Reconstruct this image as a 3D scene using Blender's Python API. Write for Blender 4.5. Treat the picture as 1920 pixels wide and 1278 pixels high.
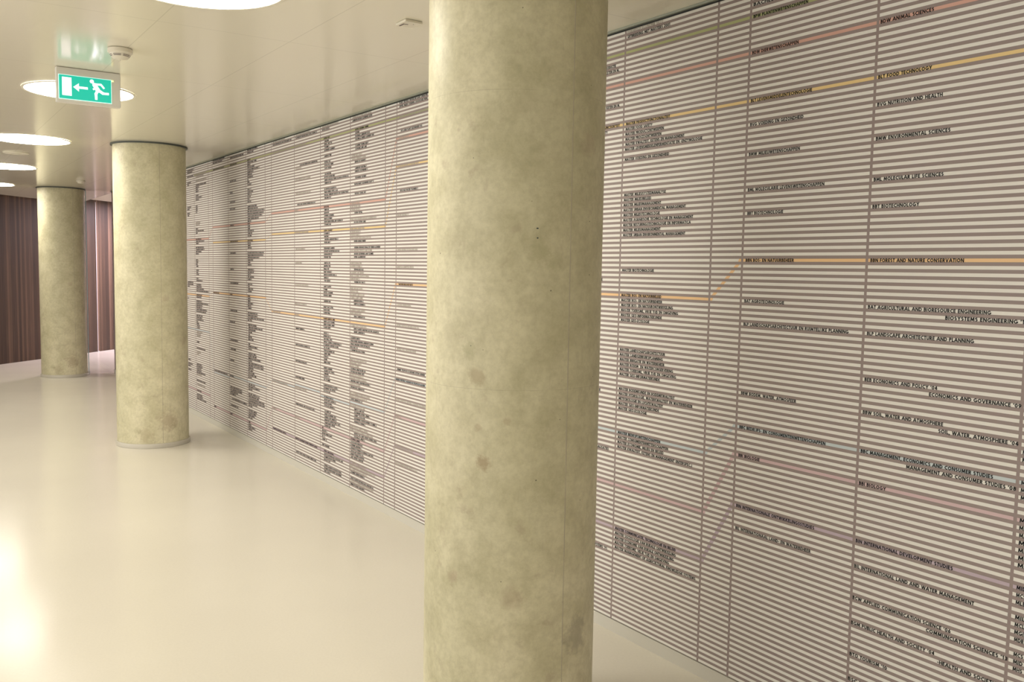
import bpy, bmesh, math, random
from mathutils import Vector, Matrix

# ------------------------------------------------------------------ camera, light, exposure
scn = bpy.context.scene
for o in list(bpy.data.objects):
    bpy.data.objects.remove(o, do_unlink=True)
COL = scn.collection

F_PX, PITCH, ROLL, YAW = 1698.24, -0.078196, 0.016423, 0.596467
CAM = Vector((-0.0247, -0.0502, 1.7000))
cam_d = bpy.data.cameras.new('camera')
cam_d.sensor_fit = 'HORIZONTAL'
cam_d.sensor_width = 36.0
cam_d.lens = F_PX / 1920 * 36.0
cam_d.clip_start = 0.05
cam_d.clip_end = 200
camera = bpy.data.objects.new('camera', cam_d)
COL.objects.link(camera)
fw = Vector((math.sin(YAW) * math.cos(PITCH), math.cos(YAW) * math.cos(PITCH), math.sin(PITCH)))
rt = Vector((math.cos(YAW), -math.sin(YAW), 0))
up = rt.cross(fw)
c_, s_ = math.cos(ROLL), math.sin(ROLL)
R_, U_ = c_ * rt + s_ * up, -s_ * rt + c_ * up
camera.matrix_world = Matrix(((R_.x, U_.x, -fw.x, CAM.x), (R_.y, U_.y, -fw.y, CAM.y), (R_.z, U_.z, -fw.z, CAM.z), (0, 0, 0, 1)))
scn.camera = camera

scn.view_settings.view_transform = 'Standard'
scn.view_settings.look = 'None'
scn.view_settings.gamma = 1.0
scn.view_settings.use_curve_mapping = False
scn.view_settings.exposure = 1.2

world = bpy.data.worlds.new('world')
scn.world = world
world.use_nodes = True
world.node_tree.nodes['Background'].inputs[0].default_value = (0.9, 0.85, 1.0, 1)
world.node_tree.nodes['Background'].inputs[1].default_value = 0.3

def area(name, loc, rot, size, size_y, power, color):
    d = bpy.data.lights.new(name, 'AREA')
    d.shape = 'RECTANGLE'; d.size = size; d.size_y = size_y
    d.energy = power; d.color = color
    o = bpy.data.objects.new(name, d); COL.objects.link(o)
    o.location = loc; o.rotation_euler = rot
    return o
# unseen fill light added to brighten the side passage behind the glass
area('passage_fill', (4.7, 18.7, 2.86), (0, 0, 0), 1.0, 1.0, 115, (0.96, 0.80, 0.92))
# unseen fill from the left, added to brighten the columns' left sides
area('side_fill', (-3.30, 5.5, 1.45), (0, math.radians(-90), 0), 2.6, 13.6, 95, (1.0, 0.96, 0.84))

LAMP_COL = (1.0, 0.94, 0.82)
LAMP_STRENGTH = 13.5

# ------------------------------------------------------------------ materials
def new_mat(name):
    m = bpy.data.materials.new(name); m.use_nodes = True
    return m, m.node_tree, m.node_tree.nodes['Principled BSDF']

def plain(name, col, rough=0.6, metallic=0.0, spec=0.5):
    m, nt, b = new_mat(name)
    b.inputs['Base Color'].default_value = (*col, 1)
    b.inputs['Roughness'].default_value = rough
    b.inputs['Metallic'].default_value = metallic
    b.inputs['Specular IOR Level'].default_value = spec
    return m

def emit(name, col, strength, base=(0.8, 0.8, 0.8)):
    m, nt, b = new_mat(name)
    b.inputs['Base Color'].default_value = (*base, 1)
    b.inputs['Emission Color'].default_value = (*col, 1)
    b.inputs['Emission Strength'].default_value = strength
    return m

def N(nt, typ, **kw):
    n = nt.nodes.new(typ)
    for k, v in kw.items():
        if k in n.inputs: n.inputs[k].default_value = v
        else: setattr(n, k, v)
    return n

def ramp(nt, fac, stops):
    r = nt.nodes.new('ShaderNodeValToRGB')
    el = r.color_ramp.elements
    while len(el) < len(stops): el.new(0.5)
    for e, (p, c) in zip(el, stops):
        e.position = p; e.color = (*c, 1) if len(c) == 3 else c
    nt.links.new(fac, r.inputs[0])
    return r.outputs[0]

def mixc(nt, fac, a, b, blend='MIX'):
    n = nt.nodes.new('ShaderNodeMix'); n.data_type = 'RGBA'; n.blend_type = blend
    for s, v in ((n.inputs[0], fac), (n.inputs[6], a), (n.inputs[7], b)):
        if isinstance(v, (float, int)): s.default_value = v
        elif isinstance(v, tuple): s.default_value = (*v, 1)
        else: nt.links.new(v, s)
    return n.outputs[2]

def math_(nt, op, a, b=None, c=None):
    n = nt.nodes.new('ShaderNodeMath'); n.operation = op
    for s, v in zip(n.inputs, (a, b, c)):
        if v is None: continue
        if isinstance(v, (float, int)): s.default_value = v
        else: nt.links.new(v, s)
    return n.outputs[0]

def scaled(nt, sc, src='Object'):
    tc = nt.nodes.new('ShaderNodeTexCoord'); mp = nt.nodes.new('ShaderNodeMapping')
    mp.inputs['Scale'].default_value = sc
    nt.links.new(tc.outputs[src], mp.inputs[0])
    return mp.outputs[0]

def noise(nt, vec, scale, detail=4, rough=0.55):
    n = N(nt, 'ShaderNodeTexNoise', Scale=scale, Detail=detail, Roughness=rough)
    nt.links.new(vec, n.inputs['Vector'])
    return n.outputs[0]

def concrete(name, stains, joints):
    m, nt, b = new_mat(name)
    v = scaled(nt, (1, 1, 1))
    vs = scaled(nt, (1, 1, 0.4))
    base = ramp(nt, noise(nt, vs, 1.5, 3), [(0.3, (0.57, 0.54, 0.37)), (0.5, (0.66, 0.62, 0.435)), (0.7, (0.74, 0.69, 0.51))])
    mid = ramp(nt, noise(nt, v, 7, 5, 0.65), [(0.35, (0.82, 0.815, 0.77)), (0.6, (1, 1, 1))])
    fine = ramp(nt, noise(nt, v, 42, 5, 0.7), [(0.35, (0.87, 0.865, 0.85)), (0.6, (1, 1, 1))])
    col = mixc(nt, 1.0, mixc(nt, 1.0, base, mid, 'MULTIPLY'), fine, 'MULTIPLY')
    blot = ramp(nt, noise(nt, v, 4.2, 5, 0.68), [(0.57, (0, 0, 0)), (0.68, (1, 1, 1))])
    blot2 = ramp(nt, noise(nt, v, 13, 4, 0.6), [(0.62, (0, 0, 0)), (0.72, (1, 1, 1))])
    col = mixc(nt, math_(nt, 'MULTIPLY', blot, 0.30), col, (0.38, 0.34, 0.22))
    col = mixc(nt, math_(nt, 'MULTIPLY', blot2, 0.40), col, (0.36, 0.29, 0.20))
    # short scratches and scuffs
    sc = ramp(nt, noise(nt, scaled(nt, (46, 46, 9)), 1.0, 3, 0.6), [(0.67, (0, 0, 0)), (0.75, (1, 1, 1))])
    col = mixc(nt, math_(nt, 'MULTIPLY', sc, 0.22), col, (0.30, 0.25, 0.18))
    # tiny pin holes
    vor = N(nt, 'ShaderNodeTexVoronoi', Scale=11.0); nt.links.new(v, vor.inputs['Vector'])
    pit = math_(nt, 'LESS_THAN', vor.outputs['Distance'], 0.030)
    col = mixc(nt, math_(nt, 'MULTIPLY', pit, 0.75), col, (0.09, 0.08, 0.06))
    # ragged damp stains, each at its own spot
    wob = noise(nt, v, 22, 4, 0.7)
    for (sx, sy, sz, sr, sk, sc_) in stains:
        d = nt.nodes.new('ShaderNodeVectorMath'); d.operation = 'DISTANCE'
        nt.links.new(v, d.inputs[0]); d.inputs[1].default_value = (sx, sy, sz)
        q = math_(nt, 'ADD', math_(nt, 'DIVIDE', d.outputs['Value'], sr), math_(nt, 'MULTIPLY', math_(nt, 'SUBTRACT', wob, 0.5), 2.6))
        mask = ramp(nt, q, [(0.45, (1, 1, 1)), (1.15, (0, 0, 0))])
        col = mixc(nt, math_(nt, 'MULTIPLY', mask, sk), col, sc_)
    # faint level joints of the formwork
    sp = nt.nodes.new('ShaderNodeSeparateXYZ'); nt.links.new(v, sp.inputs[0])
    brk = ramp(nt, noise(nt, v, 5, 2), [(0.42, (0, 0, 0)), (0.56, (1, 1, 1))])
    for z in joints:
        ln = math_(nt, 'LESS_THAN', math_(nt, 'ABSOLUTE', math_(nt, 'SUBTRACT', sp.outputs[2], z)), 0.0011)
        col = mixc(nt, math_(nt, 'MULTIPLY', math_(nt, 'MULTIPLY', ln, brk), 0.26), col, (0.26, 0.22, 0.16))
    nt.links.new(col, b.inputs['Base Color'])
    b.inputs['Roughness'].default_value = 0.50
    b.inputs['Specular IOR Level'].default_value = 0.38
    bp = N(nt, 'ShaderNodeBump', Strength=0.14, Distance=0.003)
    nt.links.new(noise(nt, v, 14, 6, 0.65), bp.inputs['Height'])
    nt.links.new(bp.outputs[0], b.inputs['Normal'])
    return m

def floor_mat():
    m, nt, b = new_mat('poured_cream_floor')
    v = scaled(nt, (1, 1, 1))
    col = ramp(nt, noise(nt, v, 0.7, 3), [(0.3, (0.655, 0.62, 0.54)), (0.7, (0.69, 0.655, 0.57))])
    spk = ramp(nt, noise(nt, v, 90, 2), [(0.3, (0.97, 0.97, 0.97)), (0.6, (1, 1, 1))])
    nt.links.new(mixc(nt, 1.0, col, spk, 'MULTIPLY'), b.inputs['Base Color'])
    nt.links.new(ramp(nt, noise(nt, v, 1.2, 3), [(0.3, (0.165, 0.165, 0.165)), (0.7, (0.19, 0.19, 0.19))]), b.inputs['Roughness'])
    b.inputs['Specular IOR Level'].default_value = 0.10
    return m

def ceiling_mat():
    m, nt, b = new_mat('satin_lacquered_ceiling_panels')
    tc = nt.nodes.new('ShaderNodeTexCoord'); sp = nt.nodes.new('ShaderNodeSeparateXYZ')
    nt.links.new(tc.outputs['Object'], sp.inputs[0])
    def seam(axis, off, pitch, w):
        t = math_(nt, 'DIVIDE', math_(nt, 'SUBTRACT', sp.outputs[axis], off - 100 * pitch), pitch)
        f = math_(nt, 'FRACT', t)
        return math_(nt, 'LESS_THAN', f, w / pitch)
    sm = math_(nt, 'MAXIMUM', seam(0, 0.985, 0.622, 0.0045), seam(1, 3.02, 1.330, 0.005))
    col = mixc(nt, math_(nt, 'MULTIPLY', sm, 0.24), (0.77, 0.735, 0.61), (0.20, 0.19, 0.14))
    nt.links.new(col, b.inputs['Base Color'])
    b.inputs['Roughness'].default_value = 0.16
    b.inputs['Specular IOR Level'].default_value = 0.55
    bp = N(nt, 'ShaderNodeBump', Strength=0.03, Distance=0.02)
    nt.links.new(noise(nt, scaled(nt, (1, 1, 1)), 1.1, 2), bp.inputs['Height'])
    nt.links.new(bp.outputs[0], b.inputs['Normal'])
    return m

def wood_mat():
    m, nt, b = new_mat('vertical_board_wood')
    tc = nt.nodes.new('ShaderNodeTexCoord'); sp = nt.nodes.new('ShaderNodeSeparateXYZ')
    nt.links.new(tc.outputs['Object'], sp.inputs[0])
    idx = math_(nt, 'FLOOR', math_(nt, 'DIVIDE', sp.outputs[0], 0.052))
    wn = nt.nodes.new('ShaderNodeTexWhiteNoise'); wn.noise_dimensions = '1D'
    nt.links.new(idx, wn.inputs['W'])
    col = ramp(nt, wn.outputs['Value'], [(0.0, (0.050, 0.034, 0.026)), (0.45, (0.078, 0.050, 0.036)), (0.8, (0.120, 0.076, 0.052)), (1.0, (0.21, 0.138, 0.098))])
    gr = ramp(nt, noise(nt, scaled(nt, (70, 70, 1.6)), 1.0, 5, 0.6), [(0.3, (0.66, 0.66, 0.66)), (0.7, (1.12, 1.12, 1.12))])
    col = mixc(nt, 1.0, col, gr, 'MULTIPLY')
    f = math_(nt, 'FRACT', math_(nt, 'DIVIDE', sp.outputs[0], 0.052))
    gap = math_(nt, 'LESS_THAN', f, 0.06)
    col = mixc(nt, math_(nt, 'MULTIPLY', gap, 0.8), col, (0.015, 0.01, 0.01))
    nt.links.new(col, b.inputs['Base Color'])
    b.inputs['Roughness'].default_value = 0.5
    b.inputs['Specular IOR Level'].default_value = 0.12
    return m

M = dict(
    concrete=concrete('fair_faced_concrete', [(-0.2517, -0.1976, 1.0441, 0.03, 0.75, (0.36, 0.28, 0.17)), (-0.2657, -0.1784, 1.3347, 0.034, 0.5, (0.36, 0.28, 0.17)), (-0.2821, -0.1511, 1.429, 0.03, 0.45, (0.36, 0.34, 0.19)), (-0.1083, -0.3011, 1.7651, 0.05, 0.4, (0.36, 0.34, 0.19)), (-0.0519, -0.3158, 1.7308, 0.04, 0.35, (0.36, 0.34, 0.19)), (-0.3041, -0.0995, 0.631, 0.025, 0.4, (0.36, 0.26, 0.19)), (-0.1713, -0.2703, 0.5827, 0.05, 0.25, (0.36, 0.26, 0.19)), (-0.1943, -0.2543, 1.1907, 0.018, 0.4, (0.36, 0.28, 0.17)), (-0.2643, -0.1804, 1.1671, 0.015, 0.4, (0.36, 0.28, 0.17)), (0.0803, -0.3098, 0.4102, 0.07, 0.45, (0.25, 0.22, 0.17)), (0.0931, -0.3062, 2.1333, 0.05, 0.3, (0.36, 0.26, 0.19))], [2.2902, 1.2962]), concrete_b=concrete('fair_faced_concrete_b', [(0.0757, -0.3109, 0.2388, 0.11, 0.5, (0.34, 0.26, 0.17)), (-0.1253, -0.2944, 0.1283, 0.08, 0.35, (0.36, 0.29, 0.18)), (0.2397, -0.212, 0.9751, 0.05, 0.3, (0.36, 0.26, 0.19)), (0.0512, -0.3159, 1.3829, 0.04, 0.3, (0.36, 0.26, 0.19)), (-0.1953, -0.2535, 0.1628, 0.05, 0.3, (0.36, 0.34, 0.19))], [2.2981]), floor=floor_mat(), ceiling=ceiling_mat(), wood=wood_mat(),
    plaster=plain('cream_plaster', (0.68, 0.64, 0.53), 0.8),
    panel=plain('taupe_print', (0.315, 0.255, 0.245), 0.5, spec=0.3),
    bar=plain('white_print', (0.80, 0.785, 0.745), 0.5, spec=0.3),
    black=plain('black_print', (0.012, 0.013, 0.014), 0.5, spec=0.3),
    pale=plain('grey_print', (0.46, 0.43, 0.37), 0.5, spec=0.3),
    green=plain('green_print', (0.43, 0.46, 0.23), 0.5, spec=0.3),
    red=plain('coral_print', (0.68, 0.41, 0.34), 0.5, spec=0.3),
    yellow=plain('yellow_print', (0.82, 0.62, 0.30), 0.5, spec=0.3),
    orange=plain('orange_print', (0.85, 0.58, 0.32), 0.5, spec=0.3),
    blue=plain('pale_blue_print', (0.56, 0.63, 0.66), 0.5, spec=0.3),
    pink=plain('pink_print', (0.64, 0.48, 0.50), 0.5, spec=0.3),
    purple=plain('lilac_print', (0.52, 0.43, 0.50), 0.5, spec=0.3),
    skirting=plain('grey_skirting', (0.60, 0.58, 0.52), 0.45),
    dark=plain('dark_shadow_gap', (0.02, 0.022, 0.02), 0.6),
    darkring=plain('dark_grey_collar', (0.07, 0.08, 0.07), 0.5),
    base=plain('light_grey_collar', (0.53, 0.50, 0.43), 0.4),
    angle=plain('grey_metal_angle', (0.33, 0.35, 0.29), 0.35, 0.3),
    seam=plain('mortar_seam', (0.38, 0.34, 0.26), 0.7),
    hole=plain('dark_hole', (0.03, 0.05, 0.06), 0.7),
    plastic=plain('cream_plastic', (0.70, 0.66, 0.55), 0.4),
    slot=plain('dark_slot', (0.06, 0.03, 0.04), 0.6),
    signbody=plain('white_sign_housing', (0.70, 0.68, 0.62), 0.4),
    signwhite=emit('backlit_white', (0.88, 0.93, 1.0), 0.45),
    signgreen=emit('backlit_green', (0.01, 0.42, 0.31), 0.42, (0.0, 0.3, 0.2)),
    signedge=emit('lit_sign_edge', (0.45, 0.95, 0.85), 0.45 * 0.75),
    led=emit('yellow_led', (0.95, 0.9, 0.15), 0.8),
    rim=plain('white_lamp_rim', (0.72, 0.69, 0.58), 0.4),
    lamp=emit('lit_diffuser', LAMP_COL, LAMP_STRENGTH),
    steel=plain('brushed_steel', (0.62, 0.62, 0.66), 0.3, 0.8),
    lilac=plain('pale_painted_strip', (0.40, 0.36, 0.36), 0.5),
)
g, gnt, gb = new_mat('clear_glass')
gb.inputs['Transmission Weight'].default_value = 1.0
gb.inputs['Roughness'].default_value = 0.0
gb.inputs['Base Color'].default_value = (0.93, 0.93, 0.97, 1)
gb.inputs['IOR'].default_value = 1.45
M['glass'] = g
ge, gent, geb = new_mat('polished_glass_edge')
geb.inputs['Base Color'].default_value = (0.55, 0.75, 0.85, 1)
geb.inputs['Roughness'].default_value = 0.1
geb.inputs['Metallic'].default_value = 0.4
M['glass_edge'] = ge

# ------------------------------------------------------------------ helpers
class MB:
    def __init__(s): s.v = []; s.f = []; s.mi = []
    def add(s, vs, fs, mi=0):
        o = len(s.v); s.v += [tuple(p) for p in vs]
        for f in fs: s.f.append([i + o for i in f]); s.mi.append(mi)
    def box(s, a, b, mi=0):
        (x0, y0, z0), (x1, y1, z1) = a, b
        s.add([(x0, y0, z0), (x1, y0, z0), (x1, y1, z0), (x0, y1, z0), (x0, y0, z1), (x1, y0, z1), (x1, y1, z1), (x0, y1, z1)],
              [(0, 3, 2, 1), (4, 5, 6, 7), (0, 1, 5, 4), (1, 2, 6, 5), (2, 3, 7, 6), (3, 0, 4, 7)], mi)
    def lathe(s, prof, n=64, mi=0, cap0=True, cap1=True):
        vs = []
        for r, z in prof:
            for i in range(n):
                a = 2 * math.pi * i / n; vs.append((r * math.cos(a), r * math.sin(a), z))
        fs = []
        for j in range(len(prof) - 1):
            for i in range(n):
                k = (i + 1) % n
                fs.append((j * n + i, j * n + k, (j + 1) * n + k, (j + 1) * n + i))
        if cap0: fs.append(tuple(reversed(range(n))))
        if cap1: fs.append(tuple((len(prof) - 1) * n + i for i in range(n)))
        s.add(vs, fs, mi)
    def poly(s, pts, mi=0): s.add(pts, [tuple(range(len(pts)))], mi)
    def build(s, name, mats, parent=None, loc=None, smooth=False, bevel=0.0):
        me = bpy.data.meshes.new(name); me.from_pydata(s.v, [], s.f); me.update()
        if not isinstance(mats, (list, tuple)): mats = [mats]
        for m in mats: me.materials.append(m)
        for p, i in zip(me.polygons, s.mi): p.material_index = i
        o = bpy.data.objects.new(name, me); COL.objects.link(o)
        if parent: o.parent = parent
        if loc: o.location = loc
        if smooth:
            for p in me.polygons: p.use_smooth = True
            md = o.modifiers.new('edges', 'EDGE_SPLIT'); md.split_angle = math.radians(35)
        if bevel:
            md = o.modifiers.new('bevel', 'BEVEL'); md.width = bevel; md.segments = 3; md.limit_method = 'ANGLE'
        return o

def tag(o, label=None, cat=None, group=None, kind=None):
    if label: o['label'] = label
    if cat: o['category'] = cat
    if group: o['group'] = group
    if kind: o['kind'] = kind
    return o
def thing(name, label, cat, loc, group=None):
    o = bpy.data.objects.new(name, None); COL.objects.link(o); o.location = loc; o.empty_display_size = 0.1
    return tag(o, label, cat, group)
def struct(o, label=None): return tag(o, label, None, None, 'structure')

H = 2.8
WX = 2.734          # face of the printed wall
WEND = 15.02        # where the printed wall stops at the glass

# ------------------------------------------------------------------ the room
b = MB(); b.box((-3.0, -5.0, -0.10), (7.0, 24.0, 0.0)); struct(b.build('floor', M['floor']), 'glossy cream poured floor')
b = MB(); b.box((-3.0, -5.0, H), (2.80, 24.0, H + 0.25)); b.box((2.80, -5.0, H), (7.0, WEND + 0.1, H + 0.25))
struct(b.build('ceiling', M['ceiling']), 'satin cream panelled ceiling')
b = MB(); b.box((2.80, WEND + 0.1, 2.90), (7.0, 24.0, 3.05)); struct(b.build('ceiling_passage', M['plaster']), 'raised ceiling of the side passage')
b = MB(); b.box((WX + 0.008, -5.0, 0.0), (WX + 0.25, WEND, H)); struct(b.build('wall_right', M['plaster']), 'wall behind the printed chart')
b = MB(); b.box((-3.2, -5.0, 0.0), (-3.0, -1.0, H)); b.box((-3.2, 12.0, 0.0), (-3.0, 24.0, H)); b.box((-3.2, -1.0, 0.0), (-3.0, 12.0, 0.22)); b.box((-3.2, -1.0, 2.68), (-3.0, 12.0, H))  # long opening is made up, so the side fill can enter
struct(b.build('wall_left', M['plaster']), 'cream wall with a long opening added for the side fill')
b = MB()
for k in range(6): b.box((-3.14, -1.0 + k * 2.59, 0.22), (-3.06, -0.94 + k * 2.59, 2.68))
b.box((-3.14, -1.0, 0.22), (-3.06, 12.01, 0.27)); b.box((-3.14, -1.0, 2.63), (-3.06, 12.01, 2.68))
struct(b.build('added_window_1', M['steel']), 'unseen window band added as a source for the side fill')  # made-up window frame, put in front of the side fill
b = MB(); b.box((-3.2, -5.2, 0.0), (WX + 0.25, -5.0, H)); struct(b.build('wall_back', M['plaster']), 'plain cream wall')
# board wall, running on the diagonal across the far end
A = Vector((1.345, 17.067, 0)); B_ = Vector((3.526, 19.229, 0)); dr = (B_ - A).normalized()
P0 = A - dr * 6.4; P1 = A + dr * 7.0
b = MB(); L = (P1 - P0).length; b.box((0, 0, 0), (L, 0.15, 2.95))
wf = b.build('wall_far', M['wood']); wf.location = P0; wf.rotation_euler = (0, 0, math.atan2(dr.y, dr.x)); struct(wf, 'far wall of dark vertical wooden boards')
wf.location.z = 0
b = MB(); b.box((7.0, WEND, 0), (7.1, 24, 3.0)); struct(b.build('wall_passage', M['plaster']), 'end wall of the side passage')
b = MB(); b.box((WX - 0.004, -5.0, 0.0), (WX + 0.012, WEND, 0.058)); struct(b.build('baseboard_right', M['skirting']), 'flat grey skirting under the chart')
b = MB(); b.box((WX - 0.014, -5.0, H - 0.010), (WX + 0.006, WEND, H - 0.0005)); struct(b.build('trim_1', M['angle']), 'grey metal angle along ceiling edge')
b = MB(); b.box((WX - 0.002, -5.0, H - 0.0165), (WX + 0.007, WEND, H - 0.010)); struct(b.build('trim_2', M['dark']), 'black shadow gap above the chart')

# ------------------------------------------------------------------ block lettering
# centre lines on a grid one unit high; T is the stroke width
T = 0.225; h = T / 2; Hh = 1 - h
def arc(cx, cy, rx, ry, a0, a1, n=10):
    return [(cx + rx * math.cos(math.radians(a0 + (a1 - a0) * i / n)), cy + ry * math.sin(math.radians(a0 + (a1 - a0) * i / n))) for i in range(n + 1)]
G = {
 'A': (0.92, [[(0.02, -0.05), (0.46, 1.0)], [(0.90, -0.05), (0.46, 1.0)], [(0.22, 0.30), (0.70, 0.30)]]),
 'B': (0.68, [[(h, 0), (h, 1)], [(h, Hh), (0.34, Hh)] + arc(0.34, 0.72, 0.19, 0.155, 90, -90, 6)[1:] + [(h, 0.565)], [(h, 0.54), (0.36, 0.54)] + arc(0.36, 0.335, 0.21, 0.21, 90, -90, 6)[1:] + [(h, h)]]),
 'C': (0.78, [arc(0.56, 0.5, 0.44, 0.375, 62, 298, 12)]),
 'D': (0.84, [[(h, 0), (h, 1)], [(h, Hh), (0.30, Hh)] + arc(0.32, 0.5, 0.40, 0.375, 90, -90, 10)[1:] + [(h, h)]]),
 'E': (0.60, [[(h, 0), (h, 1)], [(h, Hh), (0.58, Hh)], [(h, 0.5), (0.54, 0.5)], [(h, h), (0.58, h)]]),
 'F': (0.56, [[(h, 0), (h, 1)], [(h, Hh), (0.56, Hh)], [(h, 0.5), (0.52, 0.5)]]),
 'G': (0.92, [arc(0.50, 0.5, 0.38, 0.375, 48, 350, 14), [(0.52, 0.42), (0.92, 0.42)]]),
 'H': (0.78, [[(h, 0), (h, 1)], [(0.78 - h, 0), (0.78 - h, 1)], [(h, 0.5), (0.66, 0.5)]]),
 'I': (0.26, [[(h, 0), (h, 1)]]),
 'J': (0.48, [[(0.48 - h, 1), (0.48 - h, 0.30)] + arc(0.20, 0.30, 0.15, 0.18, 0, -110, 6)[1:]]),
 'K': (0.78, [[(h, 0), (h, 1)], [(0.16, 0.46), (0.70, 1.04)], [(0.22, 0.56), (0.74, -0.04)]]),
 'L': (0.54, [[(h, 0), (h, 1)], [(h, h), (0.54, h)]]),
 'M': (1.02, [[(0.12, -0.02), (0.20, 1.0)], [(0.20, 1.0), (0.51, 0.16)], [(0.82, 1.0), (0.51, 0.16)], [(0.90, -0.02), (0.82, 1.0)]]),
 'N': (0.84, [[(h, 0), (h, 1)], [(0.84 - h, 0), (0.84 - h, 1)], [(h, 0.96), (0.84 - h, 0.04)]]),
 'O': (0.96, [arc(0.48, 0.5, 0.36, 0.375, 0, 360, 18)]),
 'P': (0.64, [[(h, 0), (h, 1)], [(h, Hh), (0.33, Hh)] + arc(0.33, 0.68, 0.20, 0.195, 90, -90, 6)[1:] + [(h, 0.485)]]),
 'Q': (0.98, [arc(0.48, 0.5, 0.36, 0.375, 0, 360, 18), [(0.56, 0.34), (0.92, -0.02)]]),
 'R': (0.70, [[(h, 0), (h, 1)], [(h, Hh), (0.33, Hh)] + arc(0.33, 0.69, 0.20, 0.185, 90, -90, 6)[1:] + [(h, 0.505)], [(0.30, 0.50), (0.62, -0.04)]]),
 'S': (0.62, [arc(0.32, 0.70, 0.19, 0.175, 35, 250, 8) + arc(0.30, 0.31, 0.20, 0.185, 70, -145, 8)]),
 'T': (0.62, [[(0.31, 0), (0.31, 1)], [(0.0, Hh), (0.62, Hh)]]),
 'U': (0.76, [[(h, 1), (h, 0.42)] + arc(0.38, 0.40, 0.255, 0.275, 180, 360, 8) + [(0.76 - h, 1)]]),
 'V': (0.86, [[(0.06, 1.05), (0.43, 0.02)], [(0.80, 1.05), (0.43, 0.02)]]),
 'W': (1.24, [[(0.08, 1.05), (0.35, 0.02)], [(0.62, 0.98), (0.35, 0.02)], [(0.62, 0.98), (0.89, 0.02)], [(1.16, 1.05), (0.89, 0.02)]]),
 'X': (0.80, [[(0.08, -0.04), (0.72, 1.04)], [(0.72, -0.04), (0.08, 1.04)]]),
 'Y': (0.80, [[(0.40, 0), (0.40, 0.5)], [(0.06, 1.05), (0.40, 0.44)], [(0.74, 1.05), (0.40, 0.44)]]),
 'Z': (0.70, [[(0.03, Hh), (0.66, Hh)], [(0.05, h), (0.68, h)], [(0.58, 0.9), (0.12, 0.1)]]),
 '0': (0.72, [arc(0.36, 0.5, 0.24, 0.375, 0, 360, 14)]),
 '1': (0.44, [[(0.28, 0), (0.28, 1)], [(0.05, 0.80), (0.28, 0.90)]]),
 '2': (0.64, [arc(0.31, 0.69, 0.20, 0.185, 165, -35, 8) + [(0.16, 0.16)], [(0.04, h), (0.62, h)]]),
 '3': (0.62, [arc(0.29, 0.71, 0.19, 0.165, 150, -70, 8), arc(0.29, 0.32, 0.21, 0.195, 70, -150, 8)]),
 '4': (0.70, [[(0.48, 0), (0.48, 1)], [(0.06, 0.32), (0.68, 0.32)], [(0.44, 0.92), (0.10, 0.34)]]),
 '5': (0.64, [[(0.18, Hh), (0.58, Hh)], [(0.20, 0.9), (0.16, 0.56)], arc(0.30, 0.34, 0.22, 0.215, 110, -140, 9)]),
 '6': (0.70, [arc(0.35, 0.34, 0.22, 0.215, 0, 360, 12), [(0.50, 1.0), (0.16, 0.42)]]),
 '8': (0.68, [arc(0.34, 0.72, 0.18, 0.155, 0, 360, 10), arc(0.34, 0.32, 0.215, 0.195, 0, 360, 12)]),
 '9': (0.70, [arc(0.35, 0.66, 0.22, 0.215, 0, 360, 12), [(0.20, 0.0), (0.54, 0.58)]]),
 '-': (0.40, [[(0.04, 0.42), (0.36, 0.42)]]),
 ',': (0.26, [[(0.16, 0.20), (0.06, -0.18)]]),
 '.': (0.28, [[(0.02, 0.12), (0.26, 0.12)]]),
 "'": (0.26, [[(0.16, 1.0), (0.10, 0.66)]]),
 '(': (0.36, [arc(0.52, 0.5, 0.36, 0.62, 130, 230, 6)]),
 ')': (0.36, [arc(-0.16, 0.5, 0.36, 0.62, 50, -50, 6)]),
 ' ': (0.34, []),
}
GAP = 0.11
def clip(poly, axis, lim, keep_less):
    out = []
    for i in range(len(poly)):
        a, c = poly[i], poly[(i + 1) % len(poly)]
        ia = (a[axis] <= lim) if keep_less else (a[axis] >= lim)
        ic = (c[axis] <= lim) if keep_less else (c[axis] >= lim)
        if ia: out.append(a)
        if ia != ic:
            t = (lim - a[axis]) / (c[axis] - a[axis]); out.append((a[0] + t * (c[0] - a[0]), a[1] + t * (c[1] - a[1])))
    return out
def glyph_polys(ch):
    w, strokes = G.get(ch, G[' '])
    res = []
    lo = -0.22 if ch == ',' else 0.0
    for st in strokes:
        n = len(st)
        if n == 2:
            (x0, y0), (x1, y1) = st
            dx, dy = x1 - x0, y1 - y0; l = math.hypot(dx, dy); nx, ny = -dy / l * h, dx / l * h
            q = [(x0 + nx, y0 + ny), (x0 - nx, y0 - ny), (x1 - nx, y1 - ny), (x1 + nx, y1 + ny)]
            q = clip(clip(q, 1, 1.0, True), 1, lo, False)
            if len(q) > 2: res.append(q)
        else:
            closed = math.hypot(st[0][0] - st[-1][0], st[0][1] - st[-1][1]) < 1e-6
            l_, r_ = [], []
            for i, (x, y) in enumerate(st):
                a = st[i - 1] if i else (st[-2] if closed else st[0])
                c = st[i + 1] if i < n - 1 else (st[1] if closed else st[-1])
                dx, dy = c[0] - a[0], c[1] - a[1]; l = math.hypot(dx, dy) or 1
                l_.append((x - dy / l * h, y + dx / l * h)); r_.append((x + dy / l * h, y - dx / l * h))
            for i in range(n - 1):
                q = [l_[i], r_[i], r_[i + 1], l_[i + 1]]
                q = clip(clip(q, 1, 1.0, True), 1, 0.0, False)
                if len(q) > 2: res.append(q)
    return w, res
GP = {ch: glyph_polys(ch) for ch in G}
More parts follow.
